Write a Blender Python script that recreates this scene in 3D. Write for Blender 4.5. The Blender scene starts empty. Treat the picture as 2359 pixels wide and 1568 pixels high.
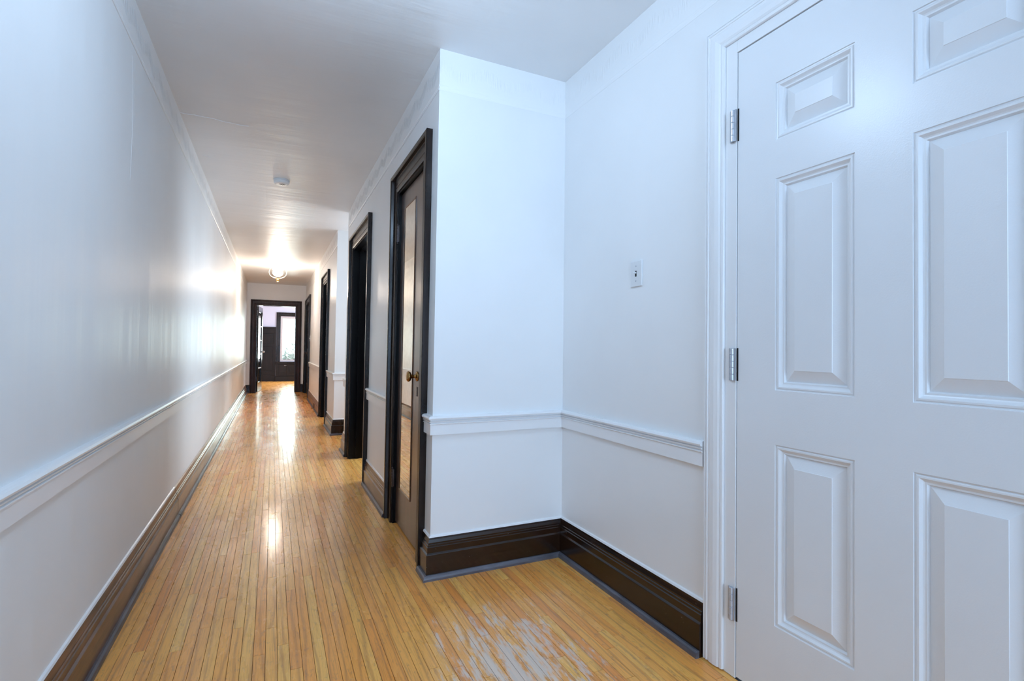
import bpy, bmesh, math, random
from mathutils import Vector, Matrix
random.seed(7)
C = bpy.context.scene.collection
PI = math.pi

# ------------------------------------------------------------------ camera, light, exposure
sc = bpy.context.scene
H = 2.457            # ceiling height
CAM_H = 1.057
def make_camera():
    f, yaw, p, r = 1173.65, math.radians(25.166), math.radians(0.898), math.radians(0.628)
    fw = Vector((math.sin(yaw)*math.cos(p), math.cos(yaw)*math.cos(p), math.sin(p)))
    rt = Vector((math.cos(yaw), -math.sin(yaw), 0)); up = rt.cross(fw)
    r1 = rt*math.cos(r)+up*math.sin(r); u1 = -rt*math.sin(r)+up*math.cos(r)
    cd = bpy.data.cameras.new('camera'); cam = bpy.data.objects.new('camera', cd); C.objects.link(cam)
    cd.sensor_width = 36; cd.lens = f/2359*36; cd.clip_start = 0.02; cd.clip_end = 200
    M = Matrix((r1, u1, -fw)).transposed().to_4x4(); M.translation = Vector((0, 0, CAM_H))
    cam.matrix_world = M; sc.camera = cam
make_camera()
sc.view_settings.view_transform = 'Standard'; sc.view_settings.look = 'None'
sc.view_settings.exposure = 0.78; sc.view_settings.gamma = 1.0; sc.view_settings.use_curve_mapping = False
w = bpy.data.worlds.new('sky'); sc.world = w; w.use_nodes = True
bg = w.node_tree.nodes['Background']; bg.inputs[0].default_value = (0.80, 0.93, 0.97, 1); bg.inputs[1].default_value = 0.8
sc.cycles.max_bounces = 7; sc.cycles.diffuse_bounces = 5; sc.cycles.glossy_bounces = 3; sc.cycles.adaptive_threshold = 0.05
sc.cycles.transparent_max_bounces = 8; sc.cycles.caustics_reflective = False; sc.cycles.caustics_refractive = False
sc.cycles.sample_clamp_indirect = 6.0
def area(name, loc, direction, sx, sy, power, col):
    ld = bpy.data.lights.new(name, 'AREA'); ld.shape = 'RECTANGLE'; ld.size = sx; ld.size_y = sy
    ld.energy = power; ld.color = col
    o = bpy.data.objects.new(name, ld); C.objects.link(o); o.location = loc
    o.rotation_euler = Vector(direction).to_track_quat('-Z', 'Y').to_euler(); return o
COOL = (0.47, 0.70, 1.0); WARM = (1.0, 0.84, 0.70)
def point(name, loc, power, col, size):
    ld = bpy.data.lights.new(name, 'POINT'); ld.energy = power; ld.color = col; ld.shadow_soft_size = size
    o = bpy.data.objects.new(name, ld); C.objects.link(o); o.location = loc; return o
area('rear_fill', (0.35, -4.40, 1.45), (0, 1, 0), 1.35, 1.55, 66, COOL)       # unseen fill light added behind the camera to brighten the hall
point('entry_lamp_light', (0.28, 1.40, 2.18), 10.5, (0.52, 0.735, 1.0), 0.10)               # the entry's ceiling lamp, above the camera
area('daylight_far_window', (0.62, 16.80, 1.28), (0, -1, 0), 0.66, 1.2, 30, (0.80, 1.0, 0.95))
area('far_side_fill', (2.40, 14.9, 1.45), (-1, 0, -0.05), 1.4, 1.4, 50, (0.84, 0.92, 1.0))  # light added at the unseen blank right wall to brighten the far room
area('room_fill_1', (2.12, 4.45, 1.45), (-1, 0, 0), 1.2, 1.4, 30, (0.60, 0.80, 1.0))   # fill lights added in the unseen rooms behind the doorways
area('room_fill_2', (2.12, 7.75, 1.45), (-1, 0, 0), 1.2, 1.4, 18, (0.72, 0.87, 1.0))
area('daylight_side_hall', (2.12, 5.93, 1.45), (-1, 0, 0), 0.8, 1.5, 11, (0.72, 0.86, 1.0))

# ------------------------------------------------------------------ helpers
def lin(r, g, b):
    f = lambda c: (c/12.92 if c <= 0.04045 else ((c+0.055)/1.055)**2.4)
    return (f(r/255), f(g/255), f(b/255), 1)
LEAN = 0.0073
def lean(v):                       # the old right-hand wall leans a little towards the hall at the floor
    return (v[0]-LEAN*(H-v[2]), v[1], v[2])
def same(v): return v
def obj(name, bm, m, parent=None, fix=None, smooth=False, bevel=0, auto=None):
    if fix:
        for v in bm.verts: v.co = Vector(fix(v.co))
    bmesh.ops.recalc_face_normals(bm, faces=bm.faces)
    me = bpy.data.meshes.new(name); bm.to_mesh(me); bm.free()
    if m: me.materials.append(m)
    o = bpy.data.objects.new(name, me); C.objects.link(o)
    if parent: o.parent = parent
    if smooth:
        for p_ in me.polygons: p_.use_smooth = True
    if bevel:
        md = o.modifiers.new('bevel', 'BEVEL'); md.width = bevel; md.segments = 2; md.limit_method = 'ANGLE'; md.angle_limit = math.radians(50)
    return o
def empty(name, loc=(0, 0, 0)):
    o = bpy.data.objects.new(name, None); C.objects.link(o); o.location = loc; o.empty_display_size = 0.1
    return o
def tag(o, label, cat, kind=None, group=None):
    o['label'] = label; o['category'] = cat
    if kind: o['kind'] = kind
    if group: o['group'] = group
    return o
def keep(o, root):                 # parent o to a root that stands at its base, world place unchanged
    o.parent = root; o.matrix_parent_inverse = Matrix.Translation(-root.location); return o
def B(): return bmesh.new()
def box(bm, a, b):
    x0, y0, z0 = a; x1, y1, z1 = b
    vs = [bm.verts.new(p) for p in ((x0,y0,z0),(x1,y0,z0),(x1,y1,z0),(x0,y1,z0),(x0,y0,z1),(x1,y0,z1),(x1,y1,z1),(x0,y1,z1))]
    for f in ((0,3,2,1),(4,5,6,7),(0,1,5,4),(1,2,6,5),(2,3,7,6),(3,0,4,7)): bm.faces.new([vs[i] for i in f])
    return bm
def mbox(a, b): return box(B(), a, b)
def miters(path, closed):
    n = len(path); out = []
    for i in range(n):
        p = Vector(path[i]); pr = path[i-1] if (i > 0 or closed) else None; nx = path[(i+1) % n] if (i < n-1 or closed) else None
        ds = []
        if pr is not None: ds.append((p-Vector(pr)).normalized())
        if nx is not None: ds.append((Vector(nx)-p).normalized())
        ns = [Vector((-d.y, d.x)) for d in ds]
        if len(ns) == 1: out.append(ns[0])
        else:
            m = (ns[0]+ns[1]).normalized(); out.append(m/max(0.2, m.dot(ns[0])))
    return out
def sweep(bm, path, prof, to3, closed=False, seg=None, capped=True):
    """profile (offset, out) carried along a 2D path, mitred; seg picks a single run"""
    ms = miters(path, closed); n = len(path)
    runs = range(n if closed else n-1)
    if seg is not None: runs = [seg]
    for i in runs:
        j = (i+1) % n; rings = []
        for k in (i, j):
            p = Vector(path[k]); rings.append([bm.verts.new(to3(p.x+ms[k].x*u, p.y+ms[k].y*u, v)) for u, v in prof])
        m = len(prof)
        for a in range(m):
            b = (a+1) % m
            if not capped and b == 0: continue
            bm.faces.new((rings[0][a], rings[0][b], rings[1][b], rings[1][a]))
        if capped:
            for r_ in rings:
                try: bm.faces.new(r_)
                except ValueError: pass
    return bm
def lathe(bm, prof, axis_o, ax='Z', n=28, M=None):
    """profile (radius, height) turned round an axis"""
    rings = []
    for r_, h_ in prof:
        ring = []
        for k in range(n):
            a = 2*PI*k/n; c, s = math.cos(a)*r_, math.sin(a)*r_
            p = {'Z': (c, s, h_), 'X': (h_, c, s), 'Y': (c, h_, s)}[ax]
            ring.append(bm.verts.new(Vector(axis_o)+Vector(p)))
        rings.append(ring)
    for a in range(len(rings)-1):
        for k in range(n):
            l = (k+1) % n; bm.faces.new((rings[a][k], rings[a][l], rings[a+1][l], rings[a+1][k]))
    for r_ in (rings[0], rings[-1]):
        if prof[0][0] > 1e-6: 
            try: bm.faces.new(r_)
            except ValueError: pass
    return bm

# ------------------------------------------------------------------ materials
def new_mat(name):
    m = bpy.data.materials.new(name); m.use_nodes = True; nt = m.node_tree
    return m, nt, nt.nodes['Principled BSDF']
def nd(nt, t, **kw):
    n = nt.nodes.new(t)
    for k, v in kw.items(): setattr(n, k, v)
    return n
def val(nt, s, v):
    if hasattr(v, 'is_output'): nt.links.new(v, s)
    else: s.default_value = v
def math_(nt, op, a, b=None, clamp=False):
    n = nd(nt, 'ShaderNodeMath', operation=op, use_clamp=clamp); val(nt, n.inputs[0], a)
    if b is not None: val(nt, n.inputs[1], b)
    return n.outputs[0]
def mapped(nt, scale, off=None):
    g = nd(nt, 'ShaderNodeNewGeometry'); mp = nd(nt, 'ShaderNodeMapping'); nt.links.new(g.outputs['Position'], mp.inputs[0])
    mp.inputs['Scale'].default_value = scale
    if off is not None: nt.links.new(off, mp.inputs['Location'])
    return mp.outputs[0]
def noise(nt, vec, scale=1, detail=3, rough=0.5, dist=0):
    n = nd(nt, 'ShaderNodeTexNoise'); nt.links.new(vec, n.inputs['Vector'])
    n.inputs['Scale'].default_value = scale; n.inputs['Detail'].default_value = detail
    n.inputs['Roughness'].default_value = rough; n.inputs['Distortion'].default_value = dist
    return n.outputs['Fac']
def ramp(nt, fac, stops, interp='LINEAR'):
    n = nd(nt, 'ShaderNodeValToRGB'); nt.links.new(fac, n.inputs[0]); cr = n.color_ramp; cr.interpolation = interp
    while len(cr.elements) < len(stops): cr.elements.new(0.5)
    for e, (p, c) in zip(cr.elements, stops):
        e.position = p; e.color = c if not isinstance(c, (int, float)) else (c, c, c, 1)
    return n.outputs[0]
def mix(nt, fac, a, b, mode='MIX'):
    n = nd(nt, 'ShaderNodeMix', data_type='RGBA', blend_type=mode); val(nt, n.inputs[0], fac)
    val(nt, n.inputs[6], a); val(nt, n.inputs[7], b); return n.outputs[2]
def bump(nt, bs, h, strength, dist, prev=None):
    n = nd(nt, 'ShaderNodeBump'); val(nt, n.inputs['Height'], h)
    n.inputs['Strength'].default_value = strength; n.inputs['Distance'].default_value = dist
    if prev: nt.links.new(prev, n.inputs['Normal'])
    nt.links.new(n.outputs[0], bs.inputs['Normal']); return n.outputs[0]
def setp(bs, **kw):
    names = dict(rough='Roughness', spec='Specular IOR Level', coat='Coat Weight', crough='Coat Roughness', metal='Metallic', col='Base Color', trans='Transmission Weight', ior='IOR')
    for k, v in kw.items(): bs.inputs[names[k]].default_value = v

def paint(name, col, rough, wav=(1, 1, 1), wstr=0.25, orange=0.15, mott=0.03, wdist=0.01):
    m, nt, bs = new_mat(name); setp(bs, rough=rough, spec=0.5)
    mo = noise(nt, mapped(nt, (1.1, 1.1, 1.1)), 1.3, 3)
    c2 = tuple(c*(1-mott*2) for c in col[:3])+(1,)
    nt.links.new(ramp(nt, mo, [(0.3, c2), (0.7, col)]), bs.inputs['Base Color'])
    a = noise(nt, mapped(nt, wav), 1, 4, 0.55)
    b = bump(nt, bs, a, wstr, wdist)
    bump(nt, bs, noise(nt, mapped(nt, (1, 1, 1)), 260, 2), orange, 0.0006, b)
    return m
M_WALL = paint('wall_paint', lin(243, 243, 243), 0.36, (2.5, 2.5, 0.35), 0.30, 0.2)
M_LEFT = paint('left_wall_gloss_paint', lin(243, 243, 243), 0.42, (1, 3.2, 0.10), 0.6, 0.15, wdist=0.018)
M_CEIL = paint('ceiling_gloss_paint', lin(240, 240, 240), 0.40, (0.9, 5.5, 1), 0.5, 0.1, wdist=0.016)
M_TRIM = paint('white_trim_paint', lin(243, 243, 244), 0.28, (3, 3, 3), 0.1, 0.1)
M_DOOR = paint('white_door_paint', lin(238, 239, 241), 0.30, (3, 3, 3), 0.06, 0.3)
M_PLATE = paint('white_plastic', lin(228, 230, 232), 0.3, (1, 1, 1), 0, 0)
M_FARWALL = paint('far_room_paint', lin(206, 208, 232), 0.5, (1, 1, 1), 0.1, 0.1)

def border_mat(name='embossed_border_paint', amount=0.005):                  # painted-over embossed paper border: rows of upright dabs in a wavy swag
    m, nt, bs = new_mat(name); setp(bs, rough=0.33)
    bs.inputs['Base Color'].default_value = lin(243, 243, 243)
    g = nd(nt, 'ShaderNodeNewGeometry'); s = nd(nt, 'ShaderNodeSeparateXYZ'); nt.links.new(g.outputs['Position'], s.inputs[0])
    run = math_(nt, 'ADD', s.outputs[0], s.outputs[1])
    swag = math_(nt, 'MULTIPLY', math_(nt, 'SINE', math_(nt, 'MULTIPLY', run, 26.0)), 0.018)
    dz = math_(nt, 'SUBTRACT', math_(nt, 'SUBTRACT', s.outputs[2], 2.362), swag)
    band = math_(nt, 'SUBTRACT', 1.0, math_(nt, 'DIVIDE', math_(nt, 'ABSOLUTE', dz), 0.035), True)
    st = nd(nt, 'ShaderNodeCombineXYZ'); val(nt, st.inputs[0], math_(nt, 'MULTIPLY', run, 110.0)); val(nt, st.inputs[2], math_(nt, 'MULTIPLY', s.outputs[2], 9.0))
    dab = ramp(nt, noise(nt, st.outputs[0], 1, 2), [(0.47, 0.0), (0.58, 1.0)])
    h = math_(nt, 'MULTIPLY', math_(nt, 'MULTIPLY', band, 2.0, True), dab)
    bump(nt, bs, h, 1.0, amount); return m
M_BORDER = border_mat(); M_BORDER_FAINT = border_mat('faint_border_paint', 0.0009)

def wood_dark(name, dark, mid, rough=0.22, wear=0.0, axis=(3, 3, 3), gr=(30, 3, 3), spec=0.5, coat=0.5):
    m, nt, bs = new_mat(name); setp(bs, rough=rough, spec=spec, coat=coat, crough=0.16)
    g1 = noise(nt, mapped(nt, gr), 1, 5, 0.6, 0.4); g2 = noise(nt, mapped(nt, axis), 1.5, 3)
    c = ramp(nt, math_(nt, 'ADD', math_(nt, 'MULTIPLY', g1, 0.55), math_(nt, 'MULTIPLY', g2, 0.45)), [(0.32, dark), (0.68, mid)])
    if wear:
        k = ramp(nt, noise(nt, mapped(nt, (14, 14, 14)), 4, 6, 0.75), [(0.66, 0.0), (0.72, wear)])
        c = mix(nt, k, c, lin(150, 135, 125))
    nt.links.new(c, bs.inputs['Base Color'])
    bump(nt, bs, g1, 0.06, 0.002); return m
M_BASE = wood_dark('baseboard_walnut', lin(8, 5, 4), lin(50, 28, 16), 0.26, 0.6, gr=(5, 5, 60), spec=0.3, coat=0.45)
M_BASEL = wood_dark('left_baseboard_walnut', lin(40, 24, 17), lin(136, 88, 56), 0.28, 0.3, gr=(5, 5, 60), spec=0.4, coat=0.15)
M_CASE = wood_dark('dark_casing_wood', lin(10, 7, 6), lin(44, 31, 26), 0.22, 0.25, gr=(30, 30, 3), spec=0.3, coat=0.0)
M_EBON = wood_dark('ebony_jamb', lin(4, 3, 4), lin(11, 9, 9), 0.3, 0.0, gr=(30, 30, 3), spec=0.15, coat=0.0)
M_LEAF = wood_dark('brown_door_wood', lin(62, 44, 36), lin(98, 74, 62), 0.28, 0.0, gr=(30, 30, 2.5))
M_SHOE = wood_dark('shoe_moulding', lin(38, 32, 37), lin(92, 86, 96), 0.35, 0.6, gr=(6, 6, 40), spec=0.4, coat=0.1)
M_SHOEL = wood_dark('grey_shoe_moulding', lin(56, 54, 60), lin(116, 116, 126), 0.35, 0.8, gr=(6, 6, 40), coat=0.1)  # lighter and greyer shoe moulding for the alcove run
M_CASEND = wood_dark('end_casing_wood', lin(20, 11, 9), lin(74, 52, 44), 0.3, 0.0, gr=(30, 30, 3), spec=0.12, coat=0.0)
M_WAIN = wood_dark('wainscot_wood', lin(14, 11, 11), lin(34, 26, 25), 0.35, 0.0, gr=(30, 30, 3), spec=0.25, coat=0.0)

def floor_mat():
    m, nt, bs = new_mat('oak_strip_floor')
    at = nd(nt, 'ShaderNodeAttribute', attribute_name='rnd'); r_ = at.outputs['Fac']
    at2 = nd(nt, 'ShaderNodeAttribute', attribute_name='along'); 
    g = nd(nt, 'ShaderNodeNewGeometry'); s = nd(nt, 'ShaderNodeSeparateXYZ'); nt.links.new(g.outputs['Position'], s.inputs[0])
    off = math_(nt, 'MULTIPLY', r_, 41.0)
    # (across, along) with the strip's own offset
    cb = nd(nt, 'ShaderNodeCombineXYZ')
    val(nt, cb.inputs[0], math_(nt, 'ADD', math_(nt, 'MULTIPLY', s.outputs[0], 1.0), off)); val(nt, cb.inputs[1], math_(nt, 'ADD', s.outputs[1], off)); val(nt, cb.inputs[2], off)
    def mp(sx, sy):
        q = nd(nt, 'ShaderNodeMapping'); nt.links.new(cb.outputs[0], q.inputs[0]); q.inputs['Scale'].default_value = (sx, sy, 1); return q.outputs[0]
    tone = ramp(nt, r_, [(0.0, lin(246, 158, 80)), (0.12, lin(255, 184, 92)), (0.3, lin(253, 174, 88)), (0.5, lin(255, 194, 102)), (0.7, lin(255, 178, 88)), (0.88, lin(250, 166, 80)), (1.0, lin(242, 154, 72))])
    wv = nd(nt, 'ShaderNodeTexWave', wave_type='BANDS', bands_direction='X'); nt.links.new(mp(22, 3.0), wv.inputs['Vector'])
    wv.inputs['Scale'].default_value = 0.40; wv.inputs['Distortion'].default_value = 11; wv.inputs['Detail'].default_value = 3; wv.inputs['Detail Scale'].default_value = 0.7
    cat = ramp(nt, wv.outputs['Fac'], [(0.0, 1.0), (0.22, 0.0)])
    fine = ramp(nt, noise(nt, mp(420, 9), 1, 3, 0.6), [(0.36, 1.0), (0.5, 0.0)])
    c = mix(nt, math_(nt, 'MULTIPLY', cat, 0.42), tone, lin(172, 112, 66))
    c = mix(nt, math_(nt, 'MULTIPLY', fine, 0.30), c, lin(152, 100, 62))
    wide = noise(nt, mapped(nt, (1.2, 1.2, 1)), 1.7, 4, 0.6)
    c = mix(nt, ramp(nt, wide, [(0.50, 0.0), (0.68, 0.25)]), c, lin(196, 122, 72))
    grime = ramp(nt, noise(nt, mp(60, 22), 1, 5, 0.75), [(0.57, 0.0), (0.66, 0.38)])
    c = mix(nt, grime, c, lin(150, 112, 88))
    # worn, paint-smeared patch in the entry alcove
    dx = math_(nt, 'DIVIDE', math_(nt, 'SUBTRACT', s.outputs[0], 0.76), 0.42); dy = math_(nt, 'DIVIDE', math_(nt, 'SUBTRACT', s.outputs[1], 1.55), 0.60)
    d2 = math_(nt, 'ADD', math_(nt, 'POWER', math_(nt, 'ABSOLUTE', dx), 2.0), math_(nt, 'POWER', math_(nt, 'ABSOLUTE', dy), 2.0))
    zone = math_(nt, 'SUBTRACT', 1.0, math_(nt, 'MULTIPLY', d2, 0.8), True)
    pn = noise(nt, mapped(nt, (26, 5, 1)), 1.0, 6, 0.72)
    pm = ramp(nt, math_(nt, 'ADD', math_(nt, 'MULTIPLY', pn, 0.8), math_(nt, 'MULTIPLY', zone, 0.30)), [(0.635, 0.0), (0.72, 0.7)])
    pm = math_(nt, 'MULTIPLY', pm, math_(nt, 'MULTIPLY', zone, 3.0, True))
    c = mix(nt, pm, c, lin(226, 220, 212))
    # faint scuffs elsewhere
    sc_ = ramp(nt, noise(nt, mapped(nt, (9, 7, 1)), 1.3, 6, 0.7, 0.6), [(0.67, 0.0), (0.74, 0.5)])
    c = mix(nt, sc_, c, lin(206, 188, 170))
    nt.links.new(c, bs.inputs['Base Color'])
    rr = ramp(nt, noise(nt, mapped(nt, (5, 1.5, 1)), 1.6, 4, 0.6), [(0.35, 0.20), (0.7, 0.40)])
    rr = math_(nt, 'ADD', rr, math_(nt, 'MULTIPLY', pm, 0.3))
    nt.links.new(rr, bs.inputs['Roughness']); setp(bs, spec=0.35, coat=0.35, crough=0.12)
    b1 = bump(nt, bs, noise(nt, mp(30, 2.2), 1, 3), 0.35, 0.0012)
    b2 = bump(nt, bs, noise(nt, mapped(nt, (2, 5, 1)), 1.2, 2), 0.25, 0.0016, b1)
    bump(nt, bs, fine, 0.25, -0.0006, b2)
    return m
M_OAK = floor_mat()
def gap_mat():
    m, nt, bs = new_mat('floor_joint_dirt'); setp(bs, rough=0.9)
    g = nd(nt, 'ShaderNodeNewGeometry'); s = nd(nt, 'ShaderNodeSeparateXYZ'); nt.links.new(g.outputs['Position'], s.inputs[0])
    k = math_(nt, 'MULTIPLY', math_(nt, 'SUBTRACT', s.outputs[0], 0.50), 5.0, True)
    n = ramp(nt, noise(nt, mapped(nt, (14, 5, 1)), 1.2, 4, 0.7), [(0.40, 0.0), (0.52, 1.0)])
    k = math_(nt, 'MULTIPLY', math_(nt, 'MULTIPLY', k, n), 0.9)
    k = math_(nt, 'MULTIPLY', k, math_(nt, 'LESS_THAN', s.outputs[1], 2.4))
    nt.links.new(mix(nt, k, lin(58, 40, 42), lin(190, 198, 212)), bs.inputs['Base Color']); return m
M_GAP = gap_mat()
def plain(name, col, rough=0.4, metal=0.0, emit=None, es=0, trans=0, ior=1.45):
    m, nt, bs = new_mat(name); setp(bs, col=col, rough=rough, metal=metal, trans=trans, ior=ior)
    if trans == 0:
        n = noise(nt, mapped(nt, (20, 20, 20)), 2, 3)
        nt.links.new(ramp(nt, n, [(0.3, tuple(c*0.86 for c in col[:3])+(1,)), (0.7, col)]), bs.inputs['Base Color'])
    if emit: bs.inputs['Emission Color'].default_value = emit; bs.inputs['Emission Strength'].default_value = es
    return m
M_BRASS = plain('aged_brass', lin(176, 136, 82), 0.24, 1.0)
M_IRON = plain('black_iron', lin(92, 86, 88), 0.28, 0.9)
M_NICKEL = plain('painted_hinge_metal', lin(196, 200, 208), 0.3, 0.5)
M_BLACK = plain('dark_slot', lin(14, 14, 15), 0.6)
M_MIRROR = plain('mirror_silver', lin(236, 232, 220), 0.015, 1.0)
M_AMBER = wood_dark('worn_amber_bead', lin(16, 10, 8), lin(120, 72, 32), 0.3, 0.0, axis=(3, 3, 5), gr=(3, 3, 9))
M_SASH = plain('white_sash_paint', lin(205, 200, 204), 0.4)
M_FROST = plain('frosted_lit_glass', lin(255, 250, 240), 0.4, 0, (1.0, 0.93, 0.84, 1), 9)
M_RIM = plain('clear_lamp_glass', (1, 1, 1, 1), 0.02, 0, trans=1.0, ior=1.45)
M_LEAFGREEN = plain('sunlit_leaves', lin(214, 224, 214), 0.6)  # overexposed outdoor glare put into the leaf colour
M_GROUND = plain('pale_ground', lin(190, 196, 180), 0.9)
def glass():
    m, nt, bs = new_mat('window_glass')
    tr = nd(nt, 'ShaderNodeBsdfTransparent'); gl = nd(nt, 'ShaderNodeBsdfGlossy'); gl.inputs['Roughness'].default_value = 0.02
    fr = nd(nt, 'ShaderNodeFresnel'); fr.inputs[0].default_value = 1.45
    ms = nd(nt, 'ShaderNodeMixShader'); nt.links.new(fr.outputs[0], ms.inputs[0]); nt.links.new(tr.outputs[0], ms.inputs[1]); nt.links.new(gl.outputs[0], ms.inputs[2])
    nt.links.new(ms.outputs[0], nt.nodes['Material Output'].inputs['Surface']); return m
M_GLASS = glass()

# ------------------------------------------------------------------ main dimensions
XL, XR, XE = -0.530, 0.688, 1.370      # left wall, right hall wall (top), entry wall with the white door
YA, YS0, YS1, YF, YB = 2.289, 5.44, 6.42, 12.75, 16.87   # alcove wall, side hall, end wall, far room back wall
Y0 = -4.5
T = 0.12
DX = 0.14                              # thickness of the right wall

# ------------------------------------------------------------------ floor
fl = obj('floor', mbox((-1.7, Y0-0.1, -0.12), (2.6, YB+0.1, -0.004)), M_GAP)
tag(fl, 'narrow strip oak floor, honey coloured and worn, running down the hall', 'floor', 'structure')
PW = 0.0375
def plank_bm(bm, x0, x1, y0, y1, r_, lay, across=False, chamfer=0.0006):
    """one strip with eased top edges; across: strip runs along x"""
    g = 0.00055; z0, z1 = -0.0039, 0.0
    x0 += g; x1 -= g; y0 += g; y1 -= g; c = chamfer
    lo = [bm.verts.new(p) for p in ((x0,y0,z0),(x1,y0,z0),(x1,y1,z0),(x0,y1,z0))]
    md = [bm.verts.new(p) for p in ((x0,y0,z1-c),(x1,y0,z1-c),(x1,y1,z1-c),(x0,y1,z1-c))]
    hi = [bm.verts.new(p) for p in ((x0+c,y0+c,z1),(x1-c,y0+c,z1),(x1-c,y1-c,z1),(x0+c,y1-c,z1))]
    fs = [bm.faces.new(hi)]
    for a, b in ((lo, md), (md, hi)):
        for k in range(4):
            l = (k+1) % 4; fs.append(bm.faces.new((a[k], a[l], b[l], b[k])))
    for f in fs: f[lay] = r_
def far_strip(x, y): return False
planks = []
k = 0
x = XL
while x < XE-0.002:
    x1 = min(x+PW, XE); y = Y0 if False else -0.2
    y = random.uniform(-0.9, -0.1)
    yend = YA-0.001 if x > XR-0.03 else YF+0.15
    if XR-0.03 < x < XR+DX+0.02: yend = YA-0.001
    first = True
    while y < yend-0.01:
        L = random.choice((0.35, 0.5, 0.65, 0.8, 1.0, 1.25, 1.5))*random.uniform(0.85, 1.15)
        y1 = min(y+L, yend)
        if yend-y1 < 0.12: y1 = yend
        planks.append((x, x1, y, y1, random.random())); y = y1
    x += PW
near = [q for q in planks if q[3] > 0.9 and q[2] < 4.3]
rest = [q for q in planks if not (q[3] > 0.9 and q[2] < 4.3)]
near.sort(key=lambda q: math.hypot(q[0], (q[2]+q[3])/2)); rest += near[290:]; near = near[:290]
def planks_obj(name, qs, stuff=False):
    bm = B(); lay = bm.faces.layers.float.new('rnd')
    for q in qs: plank_bm(bm, *q, lay)
    o = obj(name, bm, M_OAK, fl)
    if stuff: o['kind'] = 'stuff'
    return o
for q in near: planks_obj('plank', [q])
planks_obj('plank', rest, True)
# the strips of the side hall, in the doorways and of the far room (those run across)
extra = []
x = XR-0.03
for y0, y1, xe in ((YS0-0.0, YS1+0.0, 2.2), (2.50, 3.10, 0.90), (4.13, 5.03, 0.83), (7.34, 8.14, 0.83), (11.05, 12.45, 0.90)):
    x = XR-0.018+0.0
    while x < xe:
        extra.append((x, x+PW, y0, y1, random.random())); x += PW
for y0, y1 in ((3.35, YS0-T), (YS1+T+0.12, 9.0)):
    x = 0.83
    while x < 2.19: extra.append((x, x+PW, y0, y1, random.random())); x += PW
y = YF+0.151
while y < YB-0.01:
    x = -1.6
    while x < 2.55:
        L = random.uniform(0.5, 1.4); extra.append((x, min(x+L, 2.55), y, y+PW, random.random())); x += L
    y += PW
planks_obj('plank', extra, True)

# ------------------------------------------------------------------ ceiling
def ceil_z(x, y):
    z = H
    if 4.9 < y < 6.45:
        wx = max(0.0, min(1.0, (x+0.2)/0.8)); wx = wx*wx*(3-2*wx)
        z -= wx*(0.022*(y-4.9)/0.54 if y < 5.44 else 0.022*(6.45-y)/1.01)
    return z
bm = B(); xs = [-1.7, XL-0.12, XL-0.01]+[XL+0.15*i for i in range(0, 9)]+[XE, 1.6, 2.6]
xs = sorted(set(round(v, 3) for v in xs)); ys = [Y0-0.1]+[0.3*i for i in range(1, 57)]+[4.9, 5.44, 6.45, YB+0.1]; ys = sorted(set(round(v, 3) for v in ys))
grid = [[bm.verts.new((x, y, ceil_z(x, y))) for y in ys] for x in xs]
for i in range(len(xs)-1):
    for j in range(len(ys)-1): bm.faces.new((grid[i][j], grid[i+1][j], grid[i+1][j+1], grid[i][j+1]))
ce = obj('ceiling', bm, M_CEIL); md = ce.modifiers.new('slab', 'SOLIDIFY'); md.thickness = 0.1; md.offset = 1.0
tag(ce, 'white painted plaster ceiling, slightly wavy and glossy, over the whole hall', 'ceiling', 'structure')
def ridge(name, pts, w_, h_, m, parent, nrm):
    """a thin raised line along a polyline on a surface with the given normal"""
    bm = B(); n = Vector(nrm); prev = None
    for i, p in enumerate(pts):
        p = Vector(p); d = (Vector(pts[min(i+1, len(pts)-1)])-Vector(pts[max(i-1, 0)])).normalized(); s = d.cross(n)*w_/2
        ring = [bm.verts.new(p-s-n*0.002), bm.verts.new(p+n*h_), bm.verts.new(p+s-n*0.002)]
        if prev:
            for a in range(2): bm.faces.new((prev[a], prev[a+1], ring[a+1], ring[a]))
        prev = ring
    return obj(name, bm, m, parent)
pts = [(-0.534+0.373*t, 3.608+0.042*t+0.006*math.sin(9*t+1)+0.004*math.sin(23*t), H) for t in [i/14 for i in range(15)]]
ridge('plaster_crack', pts, 0.006, 0.0028, M_TRIM, ce, (0, 0, -1))
pts = [(-0.50+0.06*t, 4.36+0.01*t, H) for t in (0, 0.5, 1)]; ridge('plaster_crack', pts, 0.006, 0.0025, M_TRIM, ce, (0, 0, -1))

# ------------------------------------------------------------------ walls
T = 0.12
wl = obj('wall_left', mbox((XL-T, Y0, -0.05), (XL, YF+0.14, H+0.02)), M_LEFT)
tag(wl, 'long white glossy painted wall on the left of the hall', 'wall', 'structure')
ridge('paper_seam', [(XL, 2.50+0.02*math.sin(t*3), 2.22-0.5*t) for t in [i/10 for i in range(11)]], 0.008, 0.0006, M_LEFT, wl, (1, 0, 0))
DOORS = {2: (2.50, 3.10, 2.0), 3: (4.145, 5.015, 1.985), 4: (7.355, 8.115, 1.985), 5: (11.07, 12.43, 1.985)}
bm = B(); y = YA+0.001
for k, (a, b, t) in DOORS.items():
    if k == 4:
        box(bm, (XR, y, -0.05), (XR+DX, YS0, H+0.02)); y = YS1
    box(bm, (XR, y, -0.05), (XR+DX, a, H+0.02)); box(bm, (XR, a, t), (XR+DX, b, H+0.02)); y = b
box(bm, (XR, y, -0.05), (XR+DX, YF+0.001, H+0.02))
wr = obj('wall_right', bm, M_WALL, fix=lean)
tag(wr, 'white painted wall on the right of the hall, cut by dark doorways', 'wall', 'structure')
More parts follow.
